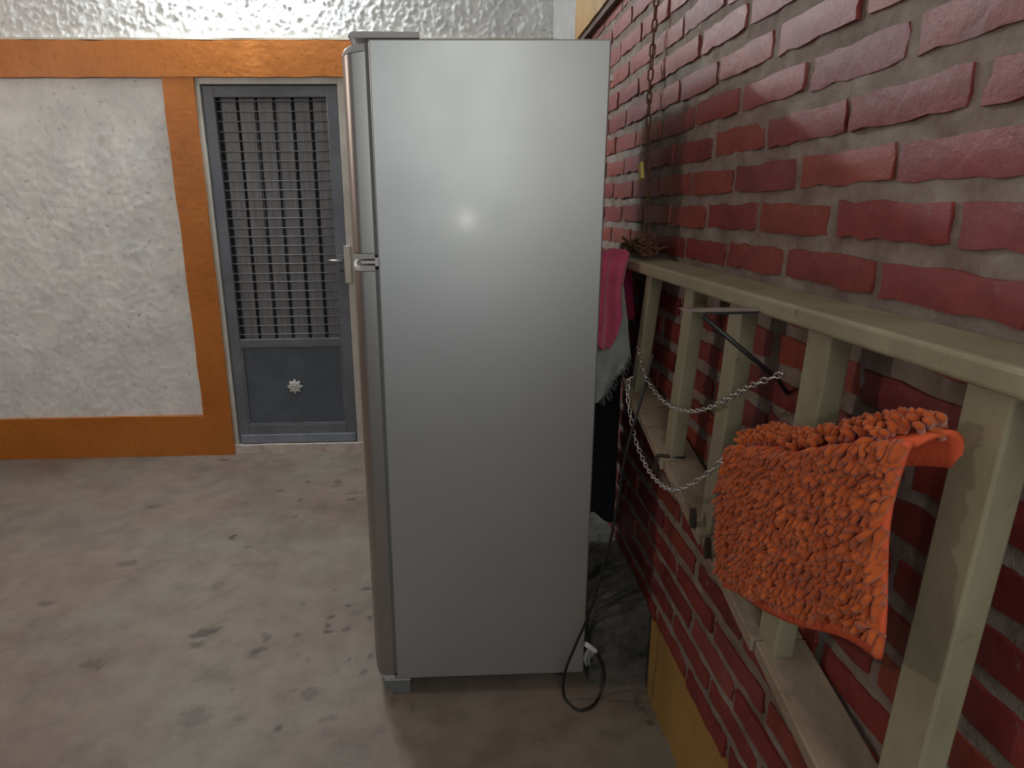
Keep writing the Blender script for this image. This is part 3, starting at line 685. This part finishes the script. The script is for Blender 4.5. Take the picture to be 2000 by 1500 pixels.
CD = thing('power_cord', 'black power cord hanging from the railing and looping on the floor', 'cord', pts[-5])
bm = bmesh.new(); tube(bm, spline(pts, 8), .0041, 8); obj('cable', bm, Mcord, CD, smooth=True)
bm = bmesh.new(); pe = at(1143, 1257, 1, 1.575); tube(bm, [pl, pl.lerp(pe, .15), pl.lerp(pe, .8), pe], [.0055, .008, .0085, .006], 10); obj('plug', bm, mat('plug_white', (.62, .6, .57), .5), CD, smooth=True)
dv = (pe-pl).normalized()
bm = bmesh.new()
for s in (-1, 1): tube(bm, [pe+Vector((0, s*.004, 0)), pe+dv*.012+Vector((0, s*.004, 0))], .0018, 6)
obj('prong', bm, Msilver, CD)
Mbag = mat('clear_plastic', (.75, .76, .72), .25); bsdf(Mbag).inputs['Transmission Weight'].default_value = .75; bsdf(Mbag).inputs['IOR'].default_value = 1.2
bag = cloth('plug_wrapper', [(1266, 1148, 1162), (1275, 1142, 1160), (1288, 1139, 1153), (1298, 1142, 1151)], 1.572, Mbag, CD, folds=2.2, amp=.008, th=.001)
tag(bag, 'crumpled clear plastic wrapper')

# ------------------------------------------------------------------ orange shag mat hung over the plank
Mshag = mat('orange_chenille', (.60, .12, .015), .9); bsdf(Mshag).inputs['Sheen Weight'].default_value = .25
setc(Mshag, ramp(Mshag, tex(Mshag, 25, 5, .6).outputs['Fac'], ((.3, (.34, .05, .005)), (.7, (.50, .10, .011)))).outputs['Color'])
Mhem = mat('orange_hem', (.60, .09, .03), .85); bump(Mhem, tex(Mhem, 120, 3, .6).outputs['Fac'], .4, .003)
MX = .452
tl = at(1432, 880, 0, MX); bl = at(1412, 1125, 0, MX); 
ytop, ybot = tl.y, bl.y; ztop, zbot = tl.z, at(1440, 1165, 0, MX).z
SM = thing('shag_mat', 'orange chenille shag mat hanging over the near end of the railing', 'mat', (MX, ytop-.15, zbot))
WID = .36
hl, hr = at(1420, 1152, 0, MX), at(1484, 1182, 0, MX); SKEW = (hr.z-hl.z)/(hl.y-hr.y)
zbot = hl.z
def msurf(u, v):
    y = (ytop+(ybot-ytop)*v)+.012*math.sin(v*5)-WID*u
    z = ztop+(zbot-ztop)*v + SKEW*WID*u + .006*math.sin(u*9)
    x = MX+.008*math.sin(u*7+v*3)+.012*v*0-.006*math.sin(v*math.pi)
    return Vector((x, y, z))
bm = grid(24, 24, msurf); o = obj('backing', bm, Mhem, SM, smooth=True); md = o.modifiers.new('t', 'SOLIDIFY'); md.thickness = .006
# the top folds back over to the posts
bm = grid(24, 8, lambda u, v: (msurf(u, 0)+Vector((.058*math.sin(v*math.pi/2), 0, .018*math.sin(v*math.pi)-.03*v*v)))); o = obj('top_fold', bm, Mhem, SM, smooth=True); md = o.modifiers.new('t', 'SOLIDIFY'); md.thickness = .006
rs = random.Random(9); bm = bmesh.new()
for k in range(2300):
    u, v = rs.random(), rs.random()*.88
    p = msurf(u, v)+Vector((-.003, 0, 0)); ln = rs.uniform(.016, .026)
    d = Vector((-1, rs.uniform(-.8, .8), rs.uniform(-1.0, .15))).normalized(); d2 = (d+Vector((.1, rs.uniform(-.3, .3), -.6))).normalized()
    tube(bm, [p, p+d*ln*.5, p+d*ln*.5+d2*ln*.5], [.0038, .0046, .003], 5)
for k in range(380):
    u, v = rs.random(), rs.random()
    p = msurf(u, 0)+Vector((.05*math.sin(v*math.pi/2)*.6, 0, .018*math.sin(v*math.pi))); ln = rs.uniform(.014, .022)
    d = Vector((rs.uniform(-.7, .3), rs.uniform(-.6, .6), 1)).normalized(); d2 = (d+Vector((-.5, 0, -.5))).normalized()
    tube(bm, [p, p+d*ln*.5, p+d*ln*.5+d2*ln*.5], [.0038, .0046, .003], 5)
obj('pile', bm, Mshag, SM, kind='stuff', smooth=True)
